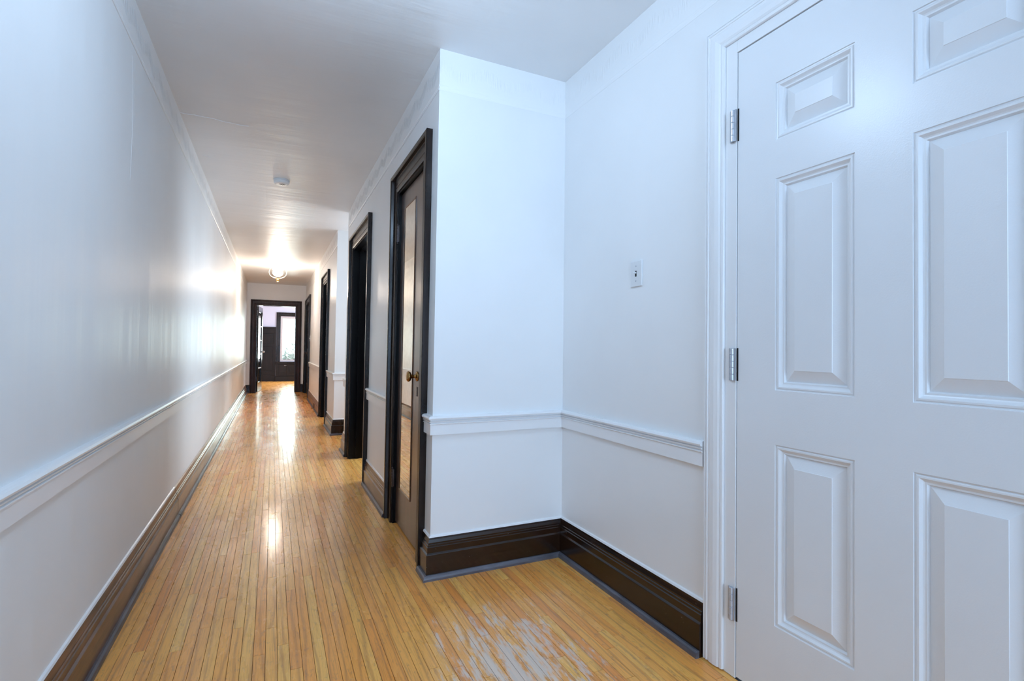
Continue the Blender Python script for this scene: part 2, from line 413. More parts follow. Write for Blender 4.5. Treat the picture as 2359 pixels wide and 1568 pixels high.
wa = obj('wall_alcove', mbox((XR-0.0005, YA, -0.05), (XE+T, YA+T, H+0.02)), M_WALL, fix=lambda v: (v[0]-LEAN*(H-v[2]) if v[0] < 1 else v[0], v[1], v[2]))
tag(wa, 'short white wall facing the camera between hall and white door wall', 'wall', 'structure')
WD = (0.325, 1.19, 2.035)      # white door: y range and top
bm = B(); e0, e1, et = WD[0]-0.052, WD[1]+0.045, 2.085
box(bm, (XE, Y0, -0.05), (XE+T, e0, H+0.02)); box(bm, (XE, e1, -0.05), (XE+T, YA+T, H+0.02)); box(bm, (XE, e0, et), (XE+T, e1, H+0.02))
we = obj('wall_entry', bm, M_WALL); tag(we, 'white painted wall holding the six panel white door and light switch', 'wall', 'structure')
# unseen rear wall; its window is added to go with the fill light
bm = B(); box(bm, (XL-T, Y0-T, -0.05), (-0.35, Y0, H+0.02)); box(bm, (1.05, Y0-T, -0.05), (XE+T, Y0, H+0.02)); box(bm, (-0.35, Y0-T, -0.05), (1.05, Y0, 0.65)); box(bm, (-0.35, Y0-T, 2.25), (1.05, Y0, H+0.02))
wb = obj('wall_rear', bm, M_WALL); tag(wb, 'white wall behind the camera with an added, unseen window', 'wall', 'structure')
bm = B(); 
for z in (0.65, 1.43, 2.19): box(bm, (-0.35, Y0-0.08, z), (1.05, Y0-0.03, z+0.06))
for x in (-0.35, 0.32, 0.99): box(bm, (x, Y0-0.08, 0.65), (x+0.06, Y0-0.03, 2.25))
w2 = obj('added_rear_window', bm, M_TRIM); tag(w2, 'white framed window added behind the camera, unseen', 'window', 'structure')
obj('pane', mbox((-0.34, Y0-0.058, 0.66), (1.04, Y0-0.052, 2.24)), M_GLASS, w2)
# side hall shell
bm = B(); box(bm, (XR+DX, YS0-T, -0.05), (2.3, YS0, H+0.02)); ws = obj('wall_side_near', bm, M_WALL); tag(ws, 'near white wall inside the side hall opening', 'wall', 'structure')
ws = obj('wall_side_far', mbox((XR+DX+0.0005-LEAN*H, YS1+0.0005, -0.05), (2.3, YS1+T, H+0.02)), M_WALL); tag(ws, 'white return wall of the side hall opening, facing the camera', 'wall', 'structure')
ws = obj('wall_side_end', mbox((2.2, YS0, -0.05), (2.3, YS1, H+0.02)), M_WALL); tag(ws, 'white end wall deep in the side hall', 'wall', 'structure')
# rooms behind the two open doorways
for i, (y0, y1) in enumerate(((3.35, YS0-T), (YS1+T+0.02, 9.0))):
    bm = B()
    if i == 1: box(bm, (XR+DX, y0, -0.05), (2.2, y0+0.1, H+0.02))
    else: box(bm, (XR+DX, y0-0.1, -0.05), (2.3, y0, H+0.02))
    if i == 1: box(bm, (XR+DX, y1, -0.05), (2.3, y1+0.1, H+0.02)); box(bm, (2.2, y0, -0.05), (2.3, y1, H+0.02))
    else: box(bm, (2.2, y0, -0.05), (2.3, y1, H+0.02))
    o = obj('wall_room_%d' % (i+1), bm, M_WALL); tag(o, ('white walls of the room behind the first dark doorway', 'white walls of the room behind the second dark doorway')[i], 'wall', 'structure')
# end wall of the hall with the cased opening
OP = (-0.335, 0.480, 1.972)
bm = B(); box(bm, (-1.6, YF, -0.05), (OP[0], YF+0.14, H+0.02)); box(bm, (OP[1], YF, -0.05), (2.5, YF+0.14, H+0.02)); box(bm, (OP[0], YF, OP[2]), (OP[1], YF+0.14, H+0.02))
wn = obj('wall_end', bm, M_WALL); tag(wn, 'white end wall of the hall around the dark far doorway', 'wall', 'structure')
# far room
FW = (0.262, 0.98, 0.60, 1.945)        # far window opening x0 x1 z0 z1
bm = B(); box(bm, (-1.6, YB, -0.05), (FW[0]-0.05, YB+T, H+0.02)); box(bm, (FW[1]+0.05, YB, -0.05), (2.5, YB+T, H+0.02)); box(bm, (FW[0]-0.05, YB, -0.05), (FW[1]+0.05, YB+T, FW[2])); box(bm, (FW[0]-0.05, YB, FW[3]), (FW[1]+0.05, YB+T, H+0.02))
wf = obj('wall_far_room', bm, M_FARWALL); tag(wf, 'pale lavender white wall above the dark panelling in the far room', 'wall', 'structure')
o = obj('wall_far_room_left', mbox((-1.7, YF, -0.05), (-1.6, YB+T, H+0.02)), M_FARWALL); tag(o, 'left side wall of the far room beyond the glazed door', 'wall', 'structure')
o = obj('wall_far_room_right', mbox((2.5, YF, -0.05), (2.6, YB+T, H+0.02)), M_FARWALL); tag(o, 'right side wall of the far room, out of sight', 'wall', 'structure')

# ------------------------------------------------------------------ running trim: baseboards, chair rails, borders
BASE = [(0, 0), (0.024, 0), (0.025, 0.112), (0.0245, 0.1135), (0.018, 0.1195), (0.019, 0.144), (0.0155, 0.1465), (0.0155, 0.1545), (0.012, 0.157), (0.0125, 0.163), (0.009, 0.176), (0.008, 0.183), (0, 0.187)]
SHOE = [(0.024, 0), (0.040, 0), (0.040, 0.010), (0.037, 0.018), (0.031, 0.023), (0.024, 0.024)]
RAIL = [(0, 0.655), (0.015, 0.655), (0.015, 0.702), (0.019, 0.7045), (0.019, 0.7075), (0.013, 0.7095), (0.013, 0.7125), (0.020, 0.7145), (0.021, 0.7180), (0.0145, 0.7205), (0.0145, 0.7235), (0.024, 0.7255), (0.026, 0.732), (0.022, 0.739), (0.014, 0.742), (0, 0.742)]
def run(path, prof, z0=0, bm=None, **kw):
    return sweep(bm or B(), path, prof, lambda x, y, v: (x, y, v+z0), **kw)
def fixr(v): return (v[0]-LEAN*(H-v[2]), v[1], v[2])
def fixcorner(v): return (v[0]-LEAN*(H-v[2])*max(0, min(1, (XE-0.1-v[0])/0.5)), v[1], v[2])
def baseboard(name, label, path, m, fix=None, shoe=None):
    o = obj(name, run(path, BASE), m, fix=fix); tag(o, label, 'baseboard', 'structure')
    obj('shoe_moulding', run(path, SHOE), shoe or M_SHOE, o, fix=fix)
    obj('caulk_line', run(path, [(0, 0.1865), (0.0085, 0.1845), (0.006, 0.1915), (0, 0.194)]), M_TRIM, o, fix=fix); return o
def rail(name, label, path, fix=None):
    o = obj(name, run(path, RAIL), M_TRIM, fix=fix); tag(o, label, 'chair rail', 'structure'); return o
# left wall: two lengths of board with a visible joint (offset direction is to the left of travel)
bl = baseboard('baseboard_left', 'dark walnut baseboard along the left wall with a vertical joint', [(XL, 3.69), (XL, Y0)], M_BASEL)
obj('board', run([(XL, YF), (XL, 3.697)], BASE), M_BASEL, bl); obj('shoe_moulding', run([(XL, YF), (XL, 3.70)], SHOE), M_SHOE, bl)
rail('trim_1', 'white moulded chair rail along the whole left wall', [(XL, YF), (XL, Y0)])
# right hall wall runs; travel so that the left normal points into the hall (-x): going +y gives left normal -x
CW = 0.115
def casing_edges(k): a, b, t = DOORS[k]; return a-CW, b+CW
c2, c3, c4, c5 = (casing_edges(k) for k in (2, 3, 4, 5))
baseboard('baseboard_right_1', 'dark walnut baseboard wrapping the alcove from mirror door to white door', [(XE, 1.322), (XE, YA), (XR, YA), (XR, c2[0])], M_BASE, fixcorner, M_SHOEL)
rail('trim_2', 'white chair rail wrapping the alcove from mirror door to white door', [(XE, 1.322), (XE, YA), (XR, YA), (XR, c2[0])], fixcorner)
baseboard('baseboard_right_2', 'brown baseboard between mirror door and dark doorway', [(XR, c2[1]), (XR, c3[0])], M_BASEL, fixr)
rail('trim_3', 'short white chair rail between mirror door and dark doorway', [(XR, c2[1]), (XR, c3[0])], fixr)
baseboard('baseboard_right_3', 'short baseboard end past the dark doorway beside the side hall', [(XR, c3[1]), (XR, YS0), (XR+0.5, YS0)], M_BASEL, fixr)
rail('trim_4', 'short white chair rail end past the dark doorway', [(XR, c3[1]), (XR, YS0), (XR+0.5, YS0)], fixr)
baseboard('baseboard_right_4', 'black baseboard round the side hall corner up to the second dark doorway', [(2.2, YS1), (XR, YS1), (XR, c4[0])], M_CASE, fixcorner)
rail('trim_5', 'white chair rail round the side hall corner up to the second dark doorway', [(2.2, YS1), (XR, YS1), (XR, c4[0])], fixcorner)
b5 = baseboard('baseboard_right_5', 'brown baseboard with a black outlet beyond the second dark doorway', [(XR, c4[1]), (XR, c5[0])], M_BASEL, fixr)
rail('trim_6', 'white chair rail beyond the second dark doorway', [(XR, c4[1]), (XR, c5[0])], fixr)
baseboard('baseboard_end_1', 'bit of black baseboard left of the far doorway', [(OP[0]-0.118, YF), (XL, YF)], M_CASE)
baseboard('baseboard_end_2', 'bit of black baseboard right of the far doorway', [(XR-0.03, YF), (OP[1]+0.118, YF)], M_CASE)
rail('trim_7', 'short white chair rail left of the far doorway', [(OP[0]-0.118, YF), (XL, YF)])
# embossed border under the ceiling
BORD = [(0, 2.262), (0.0035, 2.262), (0.0035, 2.268), (0.0015, 2.270), (0.0015, 2.278), (0.0035, 2.280), (0.0035, 2.286), (0.0012, 2.288), (0.0012, H), (0, H)]
def border(name, label, path, fix=None, k=1.0):
    o = obj(name, run(path, [(u*k, v) for u, v in BORD]), M_BORDER if k == 1.0 else M_BORDER_FAINT, fix=fix); tag(o, label, 'wall border', 'structure')
border('trim_8', 'white embossed paper border along the top of the left wall', [(XL, YF), (XL, Y0)])
border('trim_9', 'white embossed paper border above mirror door and first dark doorway', [(XR, YA), (XR, YS0)], fixr)
border('trim_10', 'faint embossed border at the top of the alcove walls', [(XE, Y0), (XE, YA), (XR, YA)], fixcorner, 0.25)
border('trim_11', 'white embossed border above the far pair of doorways', [(XR, YS1), (XR, YF)], fixr)

# ------------------------------------------------------------------ doors
# casing profile: u from the outer edge inwards, v out from the wall
DARKP = [(0, 0), (0, 0.030), (0.004, 0.032), (0.022, 0.032), (0.025, 0.028), (0.028, 0.013), (0.030, 0.010), (0.070, 0.009), (0.073, 0.013), (0.080, 0.013), (0.083, 0.009), (0.088, 0.009), (0.091, 0.014), (0.108, 0.014), (0.115, 0.010), (0.115, 0)]
def casing(parent, to3, s0, s1, top, wd, prof, m, fix=None, bottom=0.0):
    """two side casings and a head casing round an opening s0..s1 x 0..top (mitred); path is the outer edge"""
    path = [(s0-wd, bottom), (s0-wd, top+wd), (s1+wd, top+wd), (s1+wd, bottom)]
    pr = [(-u, v) for u, v in prof]          # left normal of this path points outwards
    for k, nm in ((0, 'side_casing'), (1, 'head_casing'), (2, 'side_casing')):
        keep(obj(nm, sweep(B(), path, pr, to3, seg=k), m, fix=fix), parent)
def hinge(parent, loc, h_, r_, m, ax=(0, 0), balls=True, leafdir=None):
    n = 5; bm = B(); z = -h_/2
    for k in range(n):
        lathe(bm, [(r_*0.9, z), (r_, z+0.001), (r_, z+h_/n-0.0015), (r_*0.9, z+h_/n-0.0005)], loc, n=14); z += h_/n
    if balls:
        for s in (-1, 1): lathe(bm, [(0.0005, s*(h_/2+r_*1.6)), (r_*0.8, s*(h_/2+r_*1.1)), (r_*0.8, s*(h_/2+r_*0.5)), (r_*0.5, s*h_/2)], loc, n=14)
    if leafdir:
        x_, y_, z_ = loc; ux, uy, th = leafdir
        box(bm, (x_, y_-uy, z_-h_/2), (x_+ux, y_+uy, z_+h_/2))
    return keep(obj('hinge', bm, m), parent)

# white six panel door (leaf faces -x at XE)
d1 = empty('door_1', (XE, 0.757, 0)); tag(d1, 'white six panel door with three hinges at right edge of the view', 'door', 'structure')
WHP = [(0, 0), (0, 0.012), (0.003, 0.016), (0.008, 0.016), (0.0095, 0.013), (0.012, 0.013), (0.0135, 0.0165), (0.018, 0.0165), (0.0195, 0.014), (0.024, 0.014), (0.03, 0.0165), (0.045, 0.0175), (0.06, 0.0155), (0.066, 0.013), (0.068, 0.011), (0.0705, 0.013), (0.078, 0.012), (0.080, 0.009), (0.080, 0)]
toE = lambda s, z, v: (XE-v, s, z)
casing(d1, toE, WD[0]-0.047, WD[1]+0.047, 2.078, 0.080, WHP, M_TRIM, bottom=0.006)
# jamb: flush strip between casing and leaf
bm = B(); g = 0.0025
for a, b in (((XE-0.003, WD[1]+g, 0.002), (XE+T, WD[1]+0.0465, 2.0775)), ((XE-0.003, WD[0]-0.0465, 0.002), (XE+T, WD[0]-g, 2.0775)), ((XE-0.003, WD[0]-g, WD[2]+0.0035), (XE+T, WD[1]+g, 2.0775))): box(bm, a, b)
keep(obj('jamb', bm, M_TRIM, bevel=0.001), d1)
keep(obj('jamb_stop', mbox((XE+0.045, WD[0]-g, 0.0), (XE+T, WD[1]+g, WD[2]+0.003)), M_BLACK), d1)
# leaf: one slab whose face has six moulded openings
cols = [(0.820, 1.052), (0.455, 0.687)]; rows = [(1.697, 1.872), (0.940, 1.580), (0.237, 0.777)]
def rect_loop(bm, y0, y1, z0, z1, x): return [bm.verts.new((x, a, b)) for a, b in ((y0, z0), (y1, z0), (y1, z1), (y0, z1))]
bm = B(); ysg = sorted([WD[0], WD[1]]+[v for c in cols for v in c]); zsg = sorted([0.008, WD[2]]+[v for r_ in rows for v in r_])
vg = [[bm.verts.new((XE, y, z)) for z in zsg] for y in ysg]
for i in range(len(ysg)-1):
    for j in range(len(zsg)-1):
        if any(abs(ysg[i]-c[0]) < 1e-4 for c in cols) and any(abs(zsg[j]-r_[0]) < 1e-4 for r_ in rows): continue
        bm.faces.new((vg[i][j], vg[i+1][j], vg[i+1][j+1], vg[i][j+1]))
# edges back to form the slab
def bridge(a, b):
    for k in range(4): l = (k+1) % 4; bm.faces.new((a[k], a[l], b[l], b[k]))
outer = [(WD[0], 0.008), (WD[1], 0.008), (WD[1], WD[2]), (WD[0], WD[2])]
bk = [bm.verts.new((XE+0.038, a, b)) for a, b in outer]; bm.faces.new(bk)
fr_ = [bm.verts.new((XE, a, b)) for a, b in outer]; bridge(fr_, bk)
bmesh.ops.remove_doubles(bm, verts=bm.verts, dist=1e-5)
leaf = keep(obj('door_leaf', bm, M_DOOR), d1)
for (y0, y1) in cols:
    for (z0, z1) in rows:
        bm = B(); prev = None
        # moulding: quirk, bead, cove down, then raised field with a broad bevel
        steps = [(0, 0), (0.001, 0.0035), (0.004, 0.0040), (0.007, 0.0015), (0.011, 0.0015), (0.017, 0.0075), (0.020, 0.0090), (0.024, 0.0090), (0.0255, 0.0115), (0.0275, 0.0160), (0.060, 0.0035), (0.0610, 0.0022)]
        for ins, dep in steps:
            lp = rect_loop(bm, y0+ins, y1-ins, z0+ins, z1-ins, XE+dep)
            if prev: 
                for k in range(4): l = (k+1) % 4; bm.faces.new((prev[k], prev[l], lp[l], lp[k]))
            prev = lp
        bm.faces.new(prev)
        keep(obj('panel', bm, M_DOOR), d1).parent = leaf
for z in (1.797, 1.013, 0.238):
    hg = hinge(d1, (XE-0.0085, 1.2035, z), 0.105, 0.0068, M_NICKEL, balls=False, leafdir=(0.003, 0.012, 0))
    bm = B(); box(bm, (XE-0.0022, 1.1855, z-0.053), (XE+0.001, 1.1895, z+0.053)); o = keep(obj('hinge_shadow_gap', bm, M_BLACK), d1); o.name = 'hinge_shade'  # black strip standing for the shaded gap beside each hinge

# dark doors on the right hall wall
toR = lambda s, z, v: (XR-v, s, z)
LBL = {2: 'dark brown door with a tall narrow mirror and a brass knob', 3: 'first dark doorway past the mirror door, black deep jamb', 4: 'second dark doorway beyond the side hall opening', 5: 'dark door on the right nearest the end of the hall'}
def panel_leaf(root, y0, y1, top, off, m, mirror=None, panels=()):
    """leaf with recessed panels given as (ya, yb, za, zb)"""
    bm = B(); xf = XR+off
    ysg = sorted(set([y0, y1]+[v for p in panels for v in p[:2]])); zsg = sorted(set([0.012, top]+[v for p in panels for v in p[2:]]))
    for i in range(len(ysg)-1):
        for j in range(len(zsg)-1):
            if any(p[0]-1e-4 <= ysg[i] < p[1]-1e-4 and p[2]-1e-4 <= zsg[j] < p[3]-1e-4 for p in panels): continue
            bm.faces.new([bm.verts.new((xf, a, b)) for a, b in ((ysg[i], zsg[j]), (ysg[i+1], zsg[j]), (ysg[i+1], zsg[j+1]), (ysg[i], zsg[j+1]))])
    ol = [(y0, 0.012), (y1, 0.012), (y1, top), (y0, top)]
    a_ = [bm.verts.new((xf, *q)) for q in ol]; b_ = [bm.verts.new((xf+0.038, *q)) for q in ol]
    for k in range(4): l = (k+1) % 4; bm.faces.new((a_[k], a_[l], b_[l], b_[k]))
    bm.faces.new(b_); bmesh.ops.remove_doubles(bm, verts=bm.verts, dist=1e-5)
    leaf = keep(obj('door_leaf', bm, m, fix=lean), root)
    for (ya, yb, za, zb) in panels:
        bm = B(); prev = None
        for ins, dep in ((0, 0), (0.004, 0.002), (0.007, 0.008), (0.010, 0.009)):
            lp = [bm.verts.new((xf+dep, a, b)) for a, b in ((ya+ins, za+ins), (yb-ins, za+ins), (yb-ins, zb-ins), (ya+ins, zb-ins))]
            if prev:
                for k in range(4): l = (k+1) % 4; bm.faces.new((prev[k], prev[l], lp[l], lp[k]))
            prev = lp
        bm.faces.new(prev)
        keep(obj('panel', bm, m, fix=lean), root).parent = leaf
    return leaf
def knob(root, leaf, x, y, z, m):
    bm = B()
    lathe(bm, [(0.0005, 0), (0.026, 0), (0.027, -0.003), (0.022, -0.007), (0.012, -0.009), (0.009, -0.013), (0.0085, -0.028), (0.012, -0.033), (0.022, -0.037), (0.0275, -0.045), (0.0275, -0.050), (0.022, -0.056), (0.010, -0.059), (0.0005, -0.0595)], (x, y, z), 'X', 24)
    o = keep(obj('knob', bm, m, smooth=True), root); o.parent = leaf; return o
for k, (a, b, t) in DOORS.items():
    d = empty('door_%d' % k, (XR, (a+b)/2, 0)); tag(d, LBL[k], 'door' if k in (2, 5) else 'doorway', 'structure')
    casing(d, toR, a, b, t, CW, DARKP, M_CASE, fix=lean)
    jm = M_EBON
    bm = B(); box(bm, (XR-0.002, a-0.0, 0), (XR+DX+0.002, a+0.012, t)); box(bm, (XR-0.002, b-0.012, 0), (XR+DX+0.002, b, t)); box(bm, (XR-0.002, a+0.012, t-0.012), (XR+DX+0.002, b-0.012, t))
    keep(obj('jamb', bm, jm, fix=lean), d)
    if k == 2:
        leaf = panel_leaf(d, a+0.014, b-0.014, t-0.016, 0.016, M_LEAF)
        # mirror set in a narrow rebate: amber worn bead round it
        my0, my1, mz0, mz1 = 2.735, 3.000, 0.222, 1.885
        bd = [(0, 0), (0, 0.003), (0.003, 0.005), (0.008, 0.004), (0.010, 0.0012), (0.010, 0)]
        bm = sweep(B(), [(my0, mz0), (my1, mz0), (my1, mz1), (my0, mz1)], bd, lambda s, z, v: (XR+0.016-v, s, z), closed=True)
        o = keep(obj('mirror_bead', bm, M_AMBER, fix=lean), d); o.parent = leaf
        o = keep(obj('mirror', mbox((XR+0.0150, my0+0.009, mz0+0.009), (XR+0.0162, my1-0.009, mz1-0.009)), M_MIRROR, fix=lean), d); o.parent = leaf; o['label'] = 'tall narrow mirror pane'
        kb = knob(d, leaf, XR+0.016-LEAN*(H-0.905), 2.640, 0.905, M_BRASS); kb['label'] = 'aged brass door knob'
        o = keep(obj('keyhole_plate', mbox((XR+0.0135-LEAN*1.6, 2.628, 0.80), (XR+0.0165-LEAN*1.6, 2.652, 0.85)), M_CASE, bevel=0.001), d); o.parent = leaf
        for z in (1.745, 0.275): hinge(d, (XR-0.004-LEAN*(H-z), 3.094, z), 0.10, 0.008, M_IRON, leafdir=(0.004, 0.026, 0))
    elif k == 5:
        mid = (a+b)/2
        leaf = panel_leaf(d, a+0.014, b-0.014, t-0.016, 0.02, M_CASE, panels=[(a+0.13, mid-0.05, 0.25, 0.85), (mid+0.05, b-0.13, 0.25, 0.85), (a+0.13, mid-0.05, 1.0, 1.85), (mid+0.05, b-0.13, 1.0, 1.85)])
        knob(d, leaf, XR+0.02-LEAN*1.55, b-0.10, 0.91, M_IRON)
    else:
        bm = B(); 
        for y0, y1 in ((a+0.012, a+0.024), (b-0.024, b-0.012)): box(bm, (XR+0.055, y0, 0), (XR+0.085, y1, t-0.012))
        box(bm, (XR+0.055, a+0.024, t-0.024), (XR+0.085, b-0.024, t-0.012))
        keep(obj('door_stop', bm, M_EBON, fix=lean), d)
        # the leaf stands open into the room, folded back square to the wall
        xl = XR+DX+0.01; ln = b-a-0.028; bm = B(); box(bm, (xl, a-0.045, 0.012), (xl+ln, a-0.008, t-0.016))
        leaf = keep(obj('door_leaf', bm, M_CASE), d)
        for u0, u1 in ((0.11, 0.38), (0.46, 0.73)):
            for z0, z1 in ((0.25, 0.85), (1.0, 1.85)):
                keep(obj('panel', mbox((xl+u0*ln/0.84, a-0.0078, z0), (xl+u1*ln/0.84, a-0.002, z1)), M_CASE, bevel=0.004), d).parent = leaf
# far doorway with an open glazed door
d6 = empty('door_6', (0.07, YF, 0)); tag(d6, 'dark cased doorway at the end of the hall with an open glazed door', 'doorway', 'structure')
toF = lambda s, z, v: (s, YF-v, z)
casing(d6, toF, OP[0], OP[1], OP[2], 0.118, [(u*0.118/0.115, v) for u, v in DARKP], M_CASEND)
bm = B(); box(bm, (OP[0]-0.0, YF-0.002, 0), (OP[0]+0.012, YF+0.142, OP[2])); box(bm, (OP[1]-0.012, YF-0.002, 0), (OP[1], YF+0.142, OP[2])); box(bm, (OP[0]+0.012, YF-0.002, OP[2]-0.012), (OP[1]-0.012, YF+0.142, OP[2]))
keep(obj('jamb', bm, M_CASE), d6)
gl0 = Vector((OP[0]+0.020, YF+0.150, 0)); ang = math.radians(84.5)
ux = Vector((math.cos(ang), math.sin(ang), 0)); nx = Vector((ux.y, -ux.x, 0))
def gp(bm, s0, s1, z0, z1, t0, t1):
    vs = [bm.verts.new(gl0+ux*s+nx*t+Vector((0, 0, z))) for s, t, z in ((s0,t0,z0),(s1,t0,z0),(s1,t1,z0),(s0,t1,z0),(s0,t0,z1),(s1,t0,z1),(s1,t1,z1),(s0,t1,z1))]
    for f in ((0,3,2,1),(4,5,6,7),(0,1,5,4),(1,2,6,5),(2,3,7,6),(3,0,4,7)): bm.faces.new([vs[i] for i in f])
bm = B(); W6 = 0.76; zt = 1.955
gp(bm, 0, 0.10, 0.012, zt, -0.019, 0.019); gp(bm, W6-0.10, W6, 0.012, zt, -0.019, 0.019); gp(bm, 0.10, W6-0.10, 0.012, 0.215, -0.019, 0.019); gp(bm, 0.10, W6-0.10, 1.83, zt, -0.019, 0.019)
lf = keep(obj('glazed_leaf', bm, M_CASE), d6)
ph = (1.83-0.215)/5
for i in range(5):
    bm = B(); gp(bm, 0.10, W6-0.10, 0.215+ph*i, 0.215+ph*(i+1), -0.002, 0.002); keep(obj('pane', bm, M_GLASS), d6).parent = lf
    if i: bm = B(); gp(bm, 0.10, W6-0.10, 0.215+ph*i-0.010, 0.215+ph*i+0.010, -0.014, 0.014); keep(obj('muntin', bm, M_SASH), d6).parent = lf
bm = B(); pk = gl0+ux*(W6-0.05)+Vector((0, 0, 0.912))
lathe(bm, [(0.0005, 0.015), (0.022, 0.016), (0.022, 0.022), (0.009, 0.026), (0.009, 0.042), (0.024, 0.050), (0.027, 0.060), (0.018, 0.070), (0.0005, 0.072)], pk, 'X', 20)
keep(obj('knob', bm, plain('glass_knob', lin(235, 230, 232), 0.08), smooth=True), d6).parent = lf
for z in (1.80, 0.30): hinge(d6, (OP[0]+0.016, YF+0.150, z), 0.09, 0.007, M_IRON)

# ------------------------------------------------------------------ far room: wainscot, window, sill bench
wn_ = empty('trim_12', (0, YB, 0)); tag(wn_, 'dark panelled wainscot on the back wall of the far room', 'wainscot', 'structure')
def fb(name, a, b, m=M_WAIN, parent=wn_, bevel=0.002): return keep(obj(name, mbox(a, b), m, bevel=bevel), parent)
for x0, x1 in ((-1.6, 0.092), (1.15, 2.5)):
    keep(obj('backing', mbox((x0, YB-0.010, 0.0), (x1, YB-0.0005, 1.56)), M_WAIN), wn_)
    fb('cap', (x0, YB-0.055, 1.585), (x1, YB-0.0105, 1.624)); fb('frieze_rail', (x0, YB-0.028, 1.43), (x1, YB-0.0105, 1.585))
    fb('middle_rail', (x0, YB-0.028, 1.04), (x1, YB-0.0105, 1.10)); fb('base_board', (x0, YB-0.040, 0.0), (x1, YB-0.0105, 0.184)); fb('bottom_rail', (x0, YB-0.028, 0.184), (x1, YB-0.0105, 0.30))
    x = x1-0.075
    while x > x0:
        for z0, z1 in ((0.30, 1.04), (1.10, 1.43)): fb('stile', (x, YB-0.028, z0), (x+0.075, YB-0.0105, z1))
        x -= 0.42
        if x > x0-0.4:
            for z0, z1 in ((0.30, 1.04), (1.10, 1.43)): fb('panel', (max(x0, x+0.10), YB-0.016, z0+0.025), (x+0.395, YB-0.0105, z1-0.025))
# window with casing
w1 = empty('window_1', ((FW[0]+FW[1])/2, YB, 0)); tag(w1, 'tall sunlit window with dark casing in the far room', 'window', 'structure')
wx0, wx1 = FW[0]-0.05, FW[1]+0.05
path = [(wx0-CW, 0.588), (wx0-CW, FW[3]+0.008+CW), (wx1+CW, FW[3]+0.008+CW), (wx1+CW, 0.588)]
for k_, nm in ((0, 'side_casing'), (1, 'head_casing'), (2, 'side_casing')):
    keep(obj(nm, sweep(B(), path, [(-u, v) for u, v in DARKP], lambda s, z, v: (s, YB-v-0.001, z), seg=k_), M_CASE), w1)
bm = B(); box(bm, (wx0, YB+0.02, FW[2]), (FW[0]+0.005, YB+0.07, FW[3])); box(bm, (FW[1]-0.005, YB+0.02, FW[2]), (wx1, YB+0.07, FW[3])); box(bm, (FW[0]+0.005, YB+0.02, FW[2]), (FW[1]-0.005, YB+0.07, FW[2]+0.05)); box(bm, (FW[0]+0.005, YB+0.02, FW[3]-0.055), (FW[1]-0.005, YB+0.07, FW[3]))
keep(obj('sash', bm, M_SASH, bevel=0.003), w1)
keep(obj('pane', mbox((FW[0]+0.004, YB+0.043, FW[2]+0.045), (FW[1]-0.004, YB+0.047, FW[3]-0.05)), M_GLASS), w1)
bm = B()
for x in (0.29, 0.42, 0.56, 0.70): box(bm, (x, YB+0.025, FW[2]+0.048), (x+0.075, YB+0.04, FW[2]+0.066))
keep(obj('sash_latch', bm, M_IRON), w1)
# panelled bench under the sill
bn = empty('radiator_cover', (0.6, YB-0.06, 0)); tag(bn, 'dark panelled radiator cover under the far window, with a pale sill', 'radiator cover')
def bb(name, a, b, m=M_WAIN, bevel=0.003): return keep(obj(name, mbox(a, b), m, bevel=bevel), bn)
bb('sill_board', (0.055, YB-0.150, 0.560), (1.19, YB-0.0335, 0.586), M_WAIN); 
bb('carcass', (0.105, YB-0.085, 0.15), (1.14, YB-0.042, 0.556)); bb('plinth', (0.085, YB-0.11, 0.0), (1.16, YB-0.042, 0.148))
bb('moulding', (0.085, YB-0.115, 0.515), (1.16, YB-0.087, 0.555))
for x in (0.11, 0.40, 0.69, 0.98): bb('stile', (x, YB-0.100, 0.165), (x+0.06 if x < 0.9 else x+0.15, YB-0.0855, 0.51))
for x in (0.19, 0.48, 0.77): bb('panel', (x, YB-0.092, 0.26), (x+0.19, YB-0.0855, 0.495))
for x in (0.335, 0.372): 
    bm = B(); lathe(bm, [(0.0005, 0), (0.011, 0), (0.006, -0.006), (0.012, -0.016), (0.0005, -0.021)], (x, YB-0.0925, 0.470), 'Y', 14); keep(obj('knob', bm, M_NICKEL, smooth=True), bn)

# ------------------------------------------------------------------ outside the far window
gd = obj('garden_ground', mbox((-6, YB+0.4, -1.0), (8, 40, -0.9)), M_GROUND); tag(gd, 'pale ground outside the far window', 'ground', 'structure')
def shrub(x, y, z, r_, n, label):
    root = empty('shrub', (x, y, -0.9)); tag(root, label, 'shrub', group='shrubs outside the far window')
    rg = random.Random(int(x*100)+5)
    bm = B(); lathe(bm, [(0.03, -0.9), (0.022, z-0.2), (0.008, z+r_*0.6)], (x, y, 0), n=8); keep(obj('stem', bm, M_WAIN), root)
    bm = B()
    for _ in range(n):
        d = Vector((rg.gauss(0, 1), rg.gauss(0, 1), rg.gauss(0, 1))).normalized()*r_*rg.uniform(0.35, 1.0)
        c = Vector((x, y, z))+d; a = Vector((rg.gauss(0, 1), rg.gauss(0, 1), rg.gauss(0, 1))).normalized(); b = a.cross(Vector((rg.gauss(0, 1), rg.gauss(0, 1), rg.gauss(0, 1)))).normalized(); s = rg.uniform(0.03, 0.055)
        bm.faces.new([bm.verts.new(c-a*s*1.6), bm.verts.new(c+b*s*0.6), bm.verts.new(c+a*s*1.6), bm.verts.new(c-b*s*0.6)])
    o = keep(obj('leaves', bm, M_LEAFGREEN), root); o['kind'] = 'stuff'
shrub(0.45, YB+2.3, 0.35, 0.55, 500, 'pale sunlit shrub outside the far window, the nearer one')
shrub(1.15, YB+3.6, 0.7, 0.8, 600, 'paler shrub outside the far window, behind the nearer one')

